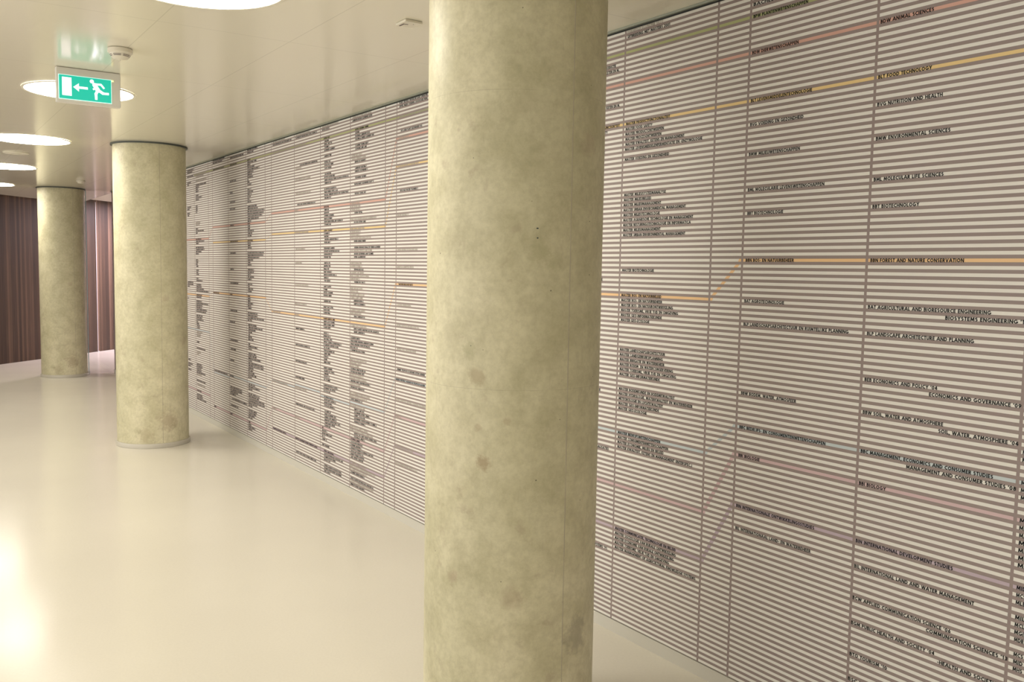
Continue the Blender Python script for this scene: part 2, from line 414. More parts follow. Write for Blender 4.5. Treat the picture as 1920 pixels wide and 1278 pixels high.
def text_polys(txt, width, height):
    tot = sum(GP.get(c, GP[' '])[0] + GAP for c in txt) - GAP
    sx = width / tot; x = 0; out = []
    for c in txt:
        w, ps = GP.get(c, GP[' '])
        for p in ps: out.append([((x + a) * sx, v * height) for a, v in p])
        x += w + GAP
    return out

# ------------------------------------------------------------------ the printed chart on the right wall
DIV = [0.7504, 1.3064, 1.8514, 2.407, 2.5749, 3.1372, 3.7019, 4.2671, 4.8332, 5.4032, 5.5704, 6.1451, 6.7095, 7.2684, 7.8268, 7.9922, 8.5343, 9.0907, 9.6333, 9.788, 10.3332, 10.8856, 11.4456, 12.0056, 12.1756]
NARROW = (2, 8, 13, 17)          # the slim columns in which routes change height
PITCH_R, Z0, BARH = 0.02275, 1.753, 0.0113
ROW0, ROW1 = -45, 74
def zr(n): return Z0 - PITCH_R * n
TEXT = """-1|25|10|11|d|M
-1|26|10|13|d|M
-1|29|11|29|d|MBE
-1|30|11|30|d|MES
-1|31|12|31|d|MCL
-1|34|13|35|d|MBI
-1|35|13|36|d|MAS
-1|36|14|38|d|MAQ
-1|37|14|39|d|MBI
-1|38|14|40|d|MDS
-1|39|15|41|d|MPS
-1|40|15|43|d|MPB
-1|43|16|28|d|MID
-1|44|16|28|d|MCS
-1|45|16|28|d|MLE
-1|47|17|28|d|MIL
-1|48|17|28|d|MCL
-1|49|17|28|d|MGI
-1|50|18|28|d|MDR
-1|52|19|28|d|MCS
-1|53|19|28|d|MID
-1|54|19|28|d|MHS
0|-35|10|190|d|BDW ANIMAL SCIENCES
0|-27|11|192|d|BLT FOOD TECHNOLOGY
0|-23|12|232|d|BVG NUTRITION AND HEALTH
0|-18|13|263|d|BMW ENVIRONMENTAL SCIENCES
0|-12|12|249|d|BML MOLECULAR LIFE SCIENCES
0|-8|12|171|d|BBT BIOTECHNOLOGY
0|0|14|329|d|BBN FOREST AND NATURE CONSERVATION
0|7|13|424|d|BAT AGRICULTURAL AND BIORESOURCE ENGINEERING
0|8|292|256|d|BIOSYSTEMS ENGINEERING '10
0|11|14|375|d|BLP LANDSCAPE ARCHITECTURE AND PLANNING
0|18|13|265|d|BEB ECONOMICS AND POLICY '04
0|19|251|292|d|ECONOMICS AND GOVERNANCE '09
0|23|12|292|d|BBW SOIL, WATER AND ATMOSPHERE
0|24|289|252|d|SOIL, WATER, ATMOSPHERE '04
0|29|11|461|d|BBC MANAGEMENT, ECONOMICS AND CONSUMER STUDIES
0|30|184|358|d|MANAGEMENT AND CONSUMER STUDIES '08
0|34|10|104|d|BBI BIOLOGY
0|43|8|354|d|BIN INTERNATIONAL DEVELOPMENT STUDIES
0|47|7|429|d|BIL INTERNATIONAL LAND AND WATER MANAGEMENT
0|52|6|360|d|BCW APPLIED COMMUNICATION SCIENCE '06
0|53|283|264|d|COMMUNCIATION SCIENCES '13
0|56|5|311|d|BGM PUBLIC HEALTH AND SOCIETY '04
0|57|327|217|d|-HEALTH AND SOCIETY '13
0|61|5|146|d|BTO TOURISM '10
0|65|3|146|d|BSC HONOURS
1|-43|11|148|d|BACHELORS
1|-41|13|253|d|BPW PLANTENWETENSCHAPPEN
1|-35|13|218|d|BDW DIERWETENSCHAPPEN
1|-27|15|284|d|BLT LEVENSMIDDELENTECHNOLOGIE
1|-23|16|250|d|BVG VOEDING EN GEZONDHEID
1|-18|15|241|d|BMW MILIEUWETENSCHAPPEN
1|-12|16|353|d|BML MOLECULARIE LEVENSWETENSCHAPPEN
1|-8|18|173|d|BBT BIOTECHNOLOGIE
1|0|18|231|d|BBN BOS- EN NATUURBEHEER
1|7|19|193|d|BAT AGROTECHNOLOGIE
1|11|19|477|d|BLP LANDSCHAPSARCHITECTUUR EN RUIMTELIJKE PLANNING
1|23|19|266|d|BBW BODEM, WATER, ATMOSFEER
1|29|17|404|d|BBC BEDRIJFS- EN CONSUMENTENWETENSCHAPPEN
1|34|17|107|d|BBI BIOLOGIE
1|43|15|374|d|BIN INTERNATIONALE ONTWIKKELINGSSTUDIES
1|47|15|362|d|BIL INTERNATIONAAL LAND- EN WATERBEHEER
3|-45|9|233|g|?
3|-44|14|271|d|UITBREIDING MET MASTERS 2001
3|-27|18|282|d|MASTER PRODUCTFUNCTIONALITEIT
3|-26|16|176|d|MASTER FOOD SAFETY
3|-25|15|249|d|MASTER PRODUCTONTWERPEN
3|-24|16|234|d|MASTER PROCESONTWERPEN
3|-23|17|373|d|MASTER KWALITEIT, KETENS EN MANAGEMENT
3|-22|15|479|d|MASTER LEVENSMIDDELENFERMENTATIE EN -ENZYMOLOGIE
3|-20|15|287|d|MASTER VOEDING EN GEZONDHEID
3|-13|17|271|d|MASTER MILIEUSYSTEEMANALYSE
3|-12|16|181|d|MASTER MILIEUBELEID
3|-11|15|246|d|MASTER MILIEUMANAGEMENT
3|-10|16|395|d|MASTER URBAN ENVIRONMENTAL MANAGEMENT
3|-9|16|239|d|MASTER MILIEUTECHNOLOGIE
3|-8|16|440|d|MASTER AGRARISCHE TECHNOLOGIE EN MANAGEMENT
3|-7|16|427|d|MASTER BESTURINGSTECHNOLOGIE EN INFORMATICA
3|-6|17|245|d|MASTER MILIEUMANAGEMENT
3|-5|17|396|d|MASTER URBAN ENVIRONMENTAL MANAGEMENT
3|2|17|211|d|MASTER BIOTECHNOLOGIE
3|7|16|263|d|MASTER BOS- EN NATUURBELEID
3|8|16|269|d|MASTER BOS- EN NATUURBEHEER
3|9|16|337|d|MASTER BOS- EN NATUURONTWIKKELING
3|10|16|369|d|MASTER TOERISME, VRIJE TIJD EN OMGEVING
3|11|16|270|d|MASTER GEO-INFORMATIEKUNDE
3|12|17|191|d|MASTER GEO-ECOLOGIE
3|18|15|298|d|MASTER LANDSCHAPSARCHITECTUUR
3|19|15|285|d|MASTER LANDGEBRUIKSPLANNING
3|20|16|295|d|MASTER IRRIGATIE EN WATERBEHEER
3|21|17|348|d|MASTER BODEM- EN WATERCONSERVERING
3|22|17|368|d|MASTER TOERISME, VRIJE TIJD EN OMGEVING
3|23|17|268|d|MASTER GEO-INFORMATIEKUNDE
3|26|15|364|d|MASTER BODEMKUNDE EN BODEMKWALITEIT
3|27|15|472|d|MASTER HYDROLOGIE, WATERKWALITEIT EN WATERBEHEER
3|28|15|294|d|METEOROLOGIE EN LUCHTKWALITEIT
3|29|15|271|d|MASTER GEO-INFORMATIEKUNDE
3|30|15|192|d|MASTER GEO-ECOLOGIE
3|35|16|283|d|MASTER BEDRIJFSWETENSCHAPPEN
3|36|16|333|d|MASTER CONSUMENTENWETENSCHAPPEN
3|37|15|307|d|MASTER ECONOMIE, MILIEU EN BELEID
3|38|15|481|d|MASTER KWALITEIT, KETENS EN MANAGEMENT (INTERSPEC.)
3|55|14|401|d|MASTER COMMUNICATIE, TECHNOLOGIE EN BELEID
3|56|14|402|d|MASTER SOCIOLOGIE VAN RURALE ONTWIKKELING
3|57|14|391|d|MASTER ECONOMIE VAN RURALE ONTWIKKELING
3|58|13|363|d|MASTER TOERISME, VRIJE TIJD EN OMGEVING
3|59|14|522|d|MASTER MANAGEMENT OF AGRICULTURAL KNOWLEDGE SYSTEMS
4|-39|424|78|d|PRODUCTIE
4|-38|431|95|d|KETEN EN M.
4|-31|441|95|d|KETEN EN M.
4|-27|427|112|d|FUNCTION'TEIT
4|-26|400|54|d|SAFETY
4|-22|394|45|d|LOGIE
4|4|398|46|d|LOGIE
4|27|392|55|d|BEHEER
4|39|391|127|d|SPECIALISATIE)
4|60|423|101|d|SYSTEMS '95
7|-45|33|381|d|?
7|-44|33|382|d|?
7|-41|28|389|g|?
7|-37|58|291|d|?
7|-35|24|147|g|?
7|-27|20|288|g|?
7|-20|52|250|d|?
7|-13|12|165|g|?
7|-3|16|284|g|?
7|2|11|238|g|?
7|7|42|199|d|?
7|13|15|204|g|?
7|19|17|312|g|?
7|26|19|273|g|?
7|32|21|392|d|?
7|35|11|403|d|?
7|41|9|421|g|?
7|46|10|80|g|?
7|55|5|256|g|?
7|60|6|317|g|?
9|-45|35|319|g|?
9|-44|36|327|d|?
9|-41|84|220|d|?
9|-40|85|72|d|?
9|-39|85|244|d|?
9|-38|85|307|d|?
9|-36|86|220|d|?
9|-35|87|191|d|?
9|-33|23|178|g|?
9|-32|23|240|g|?
9|-31|79|188|d|?
9|-29|84|196|d|?
9|-28|80|217|d|?
9|-26|86|184|d|?
9|-24|73|321|d|?
9|-21|79|189|d|?
9|-18|15|154|g|?
9|-17|6|167|g|?
9|-16|6|167|g|?
9|-15|76|135|d|?
9|-13|7|430|g|?
9|-12|68|198|d|?
9|-10|8|238|g|?
9|-9|8|172|g|?
9|-8|9|167|g|?
9|-7|9|344|g|?
9|-6|70|198|d|?
9|-4|71|429|d|?
9|-3|10|360|g|?
9|-2|71|323|d|?
9|-1|71|194|d|?
9|1|11|189|g|?
9|2|11|197|g|?
9|3|72|161|d|?
9|4|7|226|g|?
9|5|7|317|g|?
9|6|8|164|g|?
9|7|73|186|d|?
9|9|8|210|g|?
9|10|8|134|g|?
9|11|9|239|g|?
9|12|9|214|g|?
9|13|66|170|d|?
9|14|70|191|d|?
9|16|9|252|g|?
9|17|10|189|g|?
9|18|71|191|d|?
9|21|10|277|g|?
9|22|67|420|d|?
9|23|72|187|d|?
9|25|15|164|d|?
9|26|15|386|d|?
9|27|15|330|d|?
9|28|11|126|d|?
9|29|16|244|d|?
9|32|7|282|g|?
9|33|7|199|g|?
9|34|7|156|g|?
9|35|16|257|d|?
9|36|16|236|d|?
9|37|8|233|g|?
9|38|8|283|g|?
9|39|17|331|d|?
9|40|12|174|g|?
9|41|17|237|d|?
9|43|8|336|g|?
9|44|8|291|g|?
9|45|17|207|d|?
9|47|8|258|g|?
9|48|79|175|d|?
9|49|79|270|d|?
9|50|79|188|d|?
9|51|79|379|d|?
9|52|79|196|d|?
9|54|9|309|g|?
9|55|9|390|g|?
9|56|79|380|d|?
9|57|79|188|d|?
9|58|18|161|d|?
9|59|18|208|d|?
9|60|18|191|d|?
9|61|18|390|d|?
9|62|18|225|d|?
9|63|18|238|d|?
9|64|18|221|d|?
9|66|4|281|g|?
9|67|4|436|g|?
9|68|4|298|g|?
9|69|17|243|d|?
9|71|17|391|d|?
9|72|13|396|g|?
9|73|13|256|d|?
10|-45|34|315|g|?
10|-44|34|146|d|?
10|-41|70|117|d|?
10|-40|80|88|d|?
10|-39|75|154|d|?
10|-38|81|102|d|?
10|-37|76|211|d|?
10|-35|77|140|d|?
10|-33|77|121|d|?
10|-32|77|178|d|?
10|-31|83|136|d|?
10|-29|83|131|d|?
10|-28|78|207|d|?
10|-27|79|456|d|?
10|-26|79|136|d|?
10|-24|79|230|d|?
10|-23|80|258|d|?
10|-22|80|457|d|?
10|-21|80|131|d|?
10|-18|71|98|d|?
10|-17|76|93|d|?
10|-16|76|93|d|?
10|-15|76|189|d|?
10|-14|77|155|d|?
10|-13|77|355|d|?
10|-12|77|132|d|?
10|-10|72|170|d|?
10|-9|72|108|d|?
10|-8|73|103|d|?
10|-7|83|268|d|?
10|-6|78|127|d|?
10|-4|73|208|d|?
10|-3|73|297|d|?
10|-2|74|161|d|?
10|-1|74|132|d|?
10|1|74|122|d|?
10|2|69|132|d|?
10|3|69|108|d|?
10|4|69|161|d|?
10|5|69|251|d|?
10|6|69|98|d|?
10|7|75|127|d|?
10|9|70|142|d|?
10|10|65|79|d|?
10|11|65|181|d|?
10|12|65|157|d|?
10|14|70|132|d|?
10|16|65|190|d|?
10|17|65|128|d|?
10|18|65|133|d|?
10|20|65|224|d|?
10|21|65|219|d|?
10|22|65|219|d|?
10|23|66|138|d|?
10|25|66|99|d|?
10|26|66|138|d|?
10|27|66|167|d|?
10|28|66|346|d|?
10|29|66|290|d|?
10|30|71|128|d|?
10|31|71|210|d|?
10|32|71|133|d|?
10|33|70|89|d|?
10|34|70|70|d|?
10|35|70|128|d|?
10|37|70|167|d|?
10|38|70|210|d|?
10|39|70|94|d|?
10|40|70|114|d|?
10|41|70|128|d|?
10|43|65|282|d|?
10|44|65|239|d|?
10|45|65|134|d|?
10|47|75|182|d|?
10|48|75|234|d|?
10|49|75|158|d|?
10|50|75|215|d|?
10|52|84|124|d|?
10|53|84|229|d|?
10|54|79|239|d|?
10|55|79|319|d|?
10|56|84|206|d|?
10|57|84|119|d|?
10|58|33|30|d|?
10|59|33|105|d|?
10|60|33|204|d|?
10|61|33|61|d|?
10|62|33|96|d|?
10|64|32|150|d|?
10|66|72|197|d|?
10|67|75|367|d|?
10|68|75|226|d|?
10|69|74|129|d|?
10|71|74|339|d|?
10|72|74|340|d|?
10|73|74|129|d|?
11|-45|28|316|g|?
11|-44|28|461|d|?
11|-41|6|254|g|?
11|-34|120|382|d|?
11|-33|19|134|g|?
11|-29|19|334|g|?
11|-24|31|328|g|?
11|-20|66|393|d|?
11|-18|9|79|g|?
11|-10|10|299|g|?
11|-4|21|217|g|?
11|1|21|146|g|?
11|9|10|300|g|?
11|16|9|257|g|?
11|20|9|102|g|?
11|25|20|202|d|?
11|31|19|317|d|?
11|37|18|252|d|?
11|43|17|203|d|?
11|47|4|259|g|?
11|53|14|430|d|?
11|58|1|103|g|?
11|66|10|484|d|?
11|71|23|446|d|?
12|-45|31|309|g|?
12|-44|31|461|d|?
12|-41|32|450|g|?
12|20|28|190|g|?
12|47|7|388|g|?
12|58|15|90|g|?
12|66|12|335|d|?
14|-45|44|293|d|?
14|-44|44|181|d|?
14|-41|44|95|d|?
14|-40|44|266|d|?
14|-39|44|95|d|?
14|-38|44|209|d|?
14|-37|44|349|d|?
14|-36|44|181|d|?
14|-35|44|138|d|?
14|-34|44|167|d|?
14|-33|44|37|d|?
14|-32|44|66|d|?
14|-31|44|124|d|?
14|-29|44|110|d|?
14|-28|44|167|d|?
14|-27|44|124|d|?
14|-26|44|95|d|?
14|-25|43|66|d|?
14|-24|43|110|d|?
14|-22|43|266|d|?
14|-21|43|295|d|?
14|-20|43|486|d|?
14|-19|43|459|d|?
14|-18|43|419|d|?
14|-17|42|323|d|?
14|-16|42|110|d|?
14|-15|42|81|d|?
14|-14|42|73|d|?
14|-13|42|74|d|?
14|-12|41|182|d|?
14|-11|41|139|d|?
14|-10|41|117|d|?
14|-8|41|153|d|?
14|-7|40|95|d|?
14|-6|40|88|d|?
14|-5|40|117|d|?
14|-3|39|461|d|?
14|-2|39|447|d|?
14|-1|39|338|d|?
14|0|39|161|d|?
14|1|38|81|d|?
14|2|38|110|d|?
14|4|38|183|d|?
14|5|37|183|d|?
14|6|37|96|d|?
14|7|37|183|d|?
14|8|36|118|d|?
14|10|36|132|d|?
14|11|35|59|d|?
14|12|35|161|d|?
14|13|35|118|d|?
14|15|34|74|d|?
14|16|34|81|d|?
14|17|33|81|d|?
14|18|33|161|d|?
14|19|32|111|d|?
14|20|32|111|d|?
14|22|31|283|d|?
14|23|31|283|d|?
14|24|30|464|d|?
14|25|30|126|d|?
14|27|44|240|d|?
14|28|44|408|d|?
14|29|43|212|d|?
14|30|43|111|d|?
14|31|43|52|d|?
14|32|42|111|d|?
14|33|42|154|d|?
14|35|41|59|d|?
14|36|40|262|d|?
14|37|40|118|d|?
14|39|39|241|d|?
14|40|38|241|d|?
14|41|38|367|d|?
14|42|37|111|d|?
14|43|36|437|d|?
14|44|36|451|d|?
14|45|35|155|d|?
14|46|35|147|d|?
14|47|34|184|d|?
14|48|33|241|d|?
14|49|33|111|d|?
14|52|39|191|d|?
14|53|39|333|d|?
14|54|38|118|d|?
14|56|37|319|d|?
14|57|36|305|d|?
14|58|36|458|d|?
14|59|35|465|d|?
14|60|34|263|d|?
14|61|34|118|d|?
14|63|32|249|d|?
14|64|31|235|d|?
14|65|31|192|d|?
14|66|30|126|d|?
14|68|28|60|d|?
14|69|28|89|d|?
14|70|27|206|d|?
14|71|27|119|d|?
15|-44|67|424|d|?
15|-41|67|208|d|?
15|-34|57|201|d|?
15|-29|57|90|d|?
15|-25|56|170|d|?
15|-22|47|178|d|?
15|-15|61|114|d|?
15|-8|59|241|d|?
15|-3|58|178|d|?
15|4|55|114|d|?
15|10|52|250|d|?
15|15|34|82|d|?
15|22|47|219|d|?
15|27|27|164|d|?
15|35|39|244|d|?
15|39|45|172|d|?
15|44|33|123|d|?
15|51|11|132|d|?
15|56|25|371|d|?
15|57|24|371|d|?
15|58|24|245|d|?
15|59|23|181|d|?
15|61|71|475|d|?
15|64|36|245|d|?
15|68|15|66|d|?
16|-45|26|404|d|?
16|-44|26|336|d|?
16|-41|25|387|d|?
16|15|2|208|d|?
16|51|12|478|d|?
16|68|-3|73|d|?
18|-41|60|411|g|?
18|-40|59|315|g|?
18|-38|59|431|g|?
18|-36|58|412|d|?
18|-35|58|138|d|?
18|-34|57|98|d|?
18|-33|57|118|d|?
18|-31|56|118|d|?
18|-30|56|257|d|?
18|-29|55|138|d|?
18|-26|54|78|d|?
18|-25|53|78|d|?
18|-24|53|78|d|?
18|-23|52|67|d|?
18|-18|50|178|g|?
18|-17|49|158|g|?
18|-15|48|98|d|?
18|-14|48|317|d|?
18|-13|47|78|d|?
18|-10|46|218|d|?
18|-9|45|337|d|?
18|-8|44|118|d|?
18|-6|43|318|d|?
18|-5|43|337|d|?
18|-4|42|219|d|?
18|-3|41|118|d|?
18|0|39|99|d|?
18|1|39|98|d|?
18|2|38|78|d|?
18|3|54|82|d|?
18|5|53|103|d|?
18|6|52|82|d|?
18|7|51|102|d|?
18|9|50|102|d|?
18|10|49|243|d|?
18|12|48|203|d|?
18|13|47|203|d|?
18|14|46|302|d|?
18|15|45|476|d|?
18|17|44|223|d|?
18|18|43|203|d|?
18|20|42|224|d|?
18|21|41|458|d|?
18|22|40|243|d|?
18|23|39|223|d|?
18|24|38|420|d|?
18|25|37|381|d|?
18|27|36|244|d|?
18|28|35|244|d|?
18|29|34|284|d|?
18|30|33|82|d|?
18|31|32|123|d|?
18|32|49|127|d|?
18|33|48|127|d|?
18|35|45|227|g|?
18|36|44|168|g|?
18|37|43|147|g|?
18|40|41|107|d|?
18|43|37|346|d|?
18|45|36|168|g|?
18|46|34|87|g|?
18|51|30|208|d|?
18|52|29|229|d|?
18|53|28|189|d|?
18|54|27|189|d|?
18|55|26|348|d|?
18|56|24|208|g|?
18|59|21|348|d|?
18|61|33|333|g|?
18|64|30|174|d|?
18|66|29|215|d|?
18|67|27|235|d|?
18|68|26|374|d|?
19|-44|268|264|d|?
19|-43|267|222|d|?
19|-41|266|264|d|?
19|-38|265|159|d|?
19|-37|265|74|d|?
19|-26|259|159|d|?
19|-25|259|95|d|?
19|-23|258|116|d|?
19|-22|257|74|d|?
19|11|244|236|d|?
19|12|243|236|d|?
19|13|242|87|d|?
19|19|237|44|d|?
19|50|228|110|d|?
19|52|226|184|d|?
19|53|225|109|d|?
19|55|223|131|d|?"""
BANDS = "0,29,blue;0,0,orange;0,34,pink;0,43,purple;0,-35,red;0,-27,yellow;1,29,blue;1,-41,green;1,0,orange;1,34,pink;1,43,purple;1,-35,red;1,-27,yellow;2,-41,green;2,-35,red;2,-27,yellow;3,35,blue;3,-41,green;3,7,orange;3,46,pink;3,55,purple;3,-35,red;3,-27,yellow;4,35,blue;4,-41,green;4,7,orange;4,46,pink;4,55,purple;4,-35,red;7,35,blue;7,-41,green;7,7,orange;7,46,pink;7,55,purple;7,-35,red;7,-27,yellow;8,-41,green;9,46,blue;9,-41,green;9,20,orange;9,58,pink;9,66,purple;9,-18,red;9,-10,yellow;10,47,blue;10,-41,green;10,20,orange;10,58,pink;10,66,purple;10,-18,red;10,-10,yellow;11,46,blue;11,-41,green;11,20,orange;11,58,pink;11,66,purple;11,-18,red;11,-10,yellow;12,47,blue;12,-41,green;12,20,orange;12,58,pink;12,66,purple;12,-18,red;12,-10,yellow;14,51,blue;14,-41,green;14,15,orange;14,68,pink;14,-15,red;14,-8,yellow;15,51,blue;15,-41,green;15,15,orange;15,68,pink;15,-15,red;15,-8,yellow;16,52,blue;16,-41,green;16,15,orange;16,68,pink;16,-15,red;16,-8,yellow;18,34,blue;18,-41,green;18,17,orange;18,64,pink;18,-10,red;19,34,blue;19,17,orange;19,64,pink;19,-10,red"
lettering, pale, bars = MB(), MB(), MB()
cols_n = ['bar', 'green', 'red', 'yellow', 'orange', 'blue', 'pink', 'purple']
band = {}
for t in BANDS.split(';'):
    c, r, k = t.split(','); band[(int(c), int(r))] = k
for c in (4, 5, 6):
    for r, k in ((-41, 'green'), (-35, 'red'), (-27, 'yellow'), (7, 'orange'), (35, 'blue'), (46, 'pink'), (55, 'purple')): band[(c, r)] = k
for c in (8, 13, 17): band[(c, -41)] = 'green'
for c in (-2, -3):
    for r, k in ((-41, 'green'), (-35, 'red'), (-27, 'yellow'), (0, 'orange'), (29, 'blue')): band[(c, r)] = k
for r, k in ((-41, 'green'), (-35, 'red'), (-27, 'yellow'), (0, 'orange'), (29, 'blue'), (34, 'pink'), (43, 'purple')): band[(-1, r)] = k
XB = WX - 0.0008; XT = WX - 0.0016; XD = WX - 0.0012
bounds = {i: (DIV[i + 1], DIV[i + 2]) for i in range(-1, len(DIV) - 2)}
bounds[-2] = (0.195, DIV[0]); bounds[-3] = (-0.36, 0.195); bounds[-4] = (-0.915, -0.36); bounds[-5] = (-1.47, -0.915)
RULE = 0.0052
bandm = MB()
for c, (y0, y1) in bounds.items():
    for n in range(ROW0, ROW1 + 1):
        k = band.get((c, n), 'bar'); z = zr(n)
        q = [(XB, y1 - RULE, z - BARH / 2), (XB, y0 + RULE, z - BARH / 2), (XB, y0 + RULE, z + BARH / 2), (XB, y1 - RULE, z + BARH / 2)]
        if k == 'bar': bars.poly(q)
        else: bandm.poly(q, cols_n.index(k) - 1)
# routes that climb or drop inside the slim columns, seen only on the white bars
DIAG = [(2, 7, 0, 'orange'), (2, 35, 29, 'blue'), (2, 46, 34, 'pink'), (2, 55, 43, 'purple'),
        (8, -18, -35, 'red'), (8, -10, -27, 'yellow'), (8, 20, 7, 'orange'), (8, 46, 35, 'blue'), (8, 58, 46, 'pink'), (8, 66, 55, 'purple'),
        (13, -15, -18, 'red'), (13, -8, -10, 'yellow'), (13, 15, 20, 'orange'), (13, 51, 47, 'blue'), (13, 68, 58, 'pink'),
        (17, -10, -15, 'red'), (17, 17, 15, 'orange'), (17, 34, 51, 'blue'), (17, 64, 68, 'pink')]
for c, ra, rb, k in DIAG:
    y0, y1 = bounds[c]; ya, yb = y1 - RULE, y0 + RULE
    st = 1 if rb > ra else -1
    for n in range(ra, rb + st, st):
        z = zr(n)
        def yat(zz):
            t = (zz - zr(ra)) / (zr(rb) - zr(ra)); t = min(1, max(0, t)); return ya + t * (yb - ya)
        w = 0.010 if c == 2 else 0.006
        a, d = yat(z - BARH / 2), yat(z + BARH / 2)
        cl = lambda y: min(ya, max(yb, y))
        bandm.poly([(XD, cl(a + w), z - BARH / 2), (XD, cl(a - w), z - BARH / 2), (XD, cl(d - w), z + BARH / 2), (XD, cl(d + w), z + BARH / 2)], cols_n.index(k) - 1)
rnd = random.Random(7)
VOC = ('TUINBOUW BODEM MILIEU PLANT VEETEELT VOEDING WATER BOS LANDBOUW ECONOMIE CHEMIE BIOLOGIE TECHNIEK ZUIVEL LAND NATUUR HUISHOUD KOLONIAAL '
       'PLANTEN DIEREN AGRARISCH TROPISCH ALGEMEEN EN VAN GEZONDHEID BEHEER SOCIOLOGIE ENTOMOLOGIE GENETICA MARKT KETENS OMGEVING RURALE').split()
def filler(width):
    n = max(2, round(width / 0.0102)); s = ''
    while len(s) < n: s += (' ' if s else '') + rnd.choice(VOC)
    return s[:n].strip()
LH = 0.0124
for line in TEXT.strip().split('\n'):
    c, n, off, w, sh, tx = line.split('|'); c, n = int(c), int(n); off, w = int(off) / 1000, int(w) / 1000
    if tx == '?': tx = filler(w)
    y1 = bounds[c][1] - off; z = zr(n) - LH / 2
    tgt = lettering if sh == 'd' else pale
    for p in text_polys(tx, w, LH): tgt.poly([(XT, y1 - a, z + v) for a, v in p])
chart = thing('wall_chart', 'huge striped timeline of study programmes in black capitals covering the right wall', 'wall chart', (WX, 6.0, 0.06))
def shift(mb):
    mb.v = [(x - WX, y - 6.0, z - 0.06) for x, y, z in mb.v]; return mb
b = MB(); b.box((WX, -4.9, 0.0615), (WX + 0.007, WEND - 0.02, H - 0.0175)); shift(b).build('backing_panel', M['panel'], chart)
shift(bars).build('white_stripes', M['bar'], chart)
shift(bandm)
for i, k in enumerate(cols_n[1:]):
    m_ = MB()
    for f, mi in zip(bandm.f, bandm.mi):
        if mi == i: m_.poly([bandm.v[j] for j in f])
    tag(m_.build('route_band', M[k], chart), {'blue': 'pale blue', 'red': 'coral red', 'purple': 'lilac'}.get(k, k) + ' route band')
shift(lettering).build('lettering', M['black'], chart)
tag(shift(pale).build('lettering', M['pale'], chart), 'pale grey lettering')

# ------------------------------------------------------------------ round concrete columns
def column(loc, r, label, seam_ang, marks=(), cm='concrete'):
    t = thing('concrete_column', label, 'column', loc, 'round concrete columns in a row')
    b = MB(); b.lathe([(r, 0.0), (r, 0.9), (r, 1.8), (r, H)], 128); b.build('shaft', M[cm], t, smooth=True)
    b = MB(); b.lathe([(r + 0.001, 0.001), (r + 0.013, 0.001), (r + 0.013, 0.036), (r + 0.009, 0.042), (r + 0.001, 0.042)], 128, cap0=False, cap1=False); b.build('base_collar', M['base'], t, smooth=True)
    b = MB(); b.lathe([(r + 0.001, H - 0.014), (r + 0.017, H - 0.014), (r + 0.017, H - 0.001), (r + 0.001, H - 0.001)], 128, cap0=False, cap1=False); b.build('top_collar', M['darkring'], t, smooth=True)
    # joint left by the formwork: a narrow raised line down the shaft
    b = MB(); da = 0.0024 / r
    zs = [0.045 + (H - 0.062) * i / 60 for i in range(61)]
    rn = random.Random(int(r * 1e4) + int(seam_ang * 100)); vs = []; fs = []
    for i, z in enumerate(zs):
        a = seam_ang + rn.uniform(-1, 1) * 0.0012; w = da * rn.uniform(0.6, 1.1)
        vs += [((r - .0005) * math.cos(a - w), (r - .0005) * math.sin(a - w), z), ((r + 0.0014) * math.cos(a), (r + 0.0014) * math.sin(a), z), ((r - .0005) * math.cos(a + w), (r - .0005) * math.sin(a + w), z)]
    for i in range(60):
        for k in (0, 1): fs.append((i * 3 + k, i * 3 + k + 1, i * 3 + k + 4, i * 3 + k + 3))
    b.add(vs, fs); b.build('formwork_seam', M['seam'], t)
    for a, z, w, hh in marks:
        b = MB(); vs = []
        for k in range(10):
            an = 2 * math.pi * k / 10; aa = a + w / r * math.cos(an) * (0.8 + 0.3 * rn.random()); zz = z + hh * math.sin(an) * (0.8 + 0.3 * rn.random())
            vs.append(((r + 0.0008) * math.cos(aa), (r + 0.0008) * math.sin(aa), zz))
        b.poly(vs); b.build('chip', M['hole'], t)
    return t
column((1.856, 2.712, 0), 0.32, 'nearest concrete column, large in the foreground, with two small chips and brown blotches', -1.5367, [(-1.932, 1.8391, 0.0045, 0.0022), (-1.93, 1.8074, 0.003, 0.0022), (-2.631, 1.442, 0.0022, 0.0014), (-2.628, 2.0697, 0.0014, 0.0018), (-1.241, 1.8712, 0.003, 0.0016)])
column((1.964, 8.965, 0), 0.32, 'middle concrete column with pale collar at its foot', -1.5233, cm='concrete_b')
column((2.031, 14.985, 0), 0.315, 'farthest and smallest concrete column, beside the glass', -1.2, cm='concrete_b')

# ------------------------------------------------------------------ glass beside the far column
t = thing('glass_screen', 'clear frameless glass screen between the farthest column and the end of the wall', 'glass screen', (2.575, 15.05, 0))
b = MB(); b.box((-0.195, -0.006, 0.012), (0.21, 0.006, H - 0.006)); b.build('pane', M['glass'], t)
b = MB(); b.box((-0.206, -0.009, 0.05), (-0.1955, 0.009, H - 0.01)); b.build('edge_strip', M['glass_edge'], t)
b = MB(); b.box((-0.216, -0.02, 0.0), (-0.185, 0.02, 0.05)); b.build('floor_clamp', M['steel'], t, bevel=0.003)
# pale strip standing against the boards behind the glass
pp = A + dr * 2.53
t = thing('pale_post', 'thin pale strip standing against the wooden boards behind the glass', 'post', (pp.x, pp.y, 0)); t.rotation_euler = (0, 0, math.atan2(dr.y, dr.x))
b = MB(); b.box((-0.012, -0.010, 0.0), (0.012, -0.003, 2.86)); b.build('strip', M['lilac'], t, bevel=0.003)
b = MB(); b.box((-0.022, -0.022, 0.0), (0.022, -0.003, 0.012)); b.build('foot_plate', M['steel'], t)

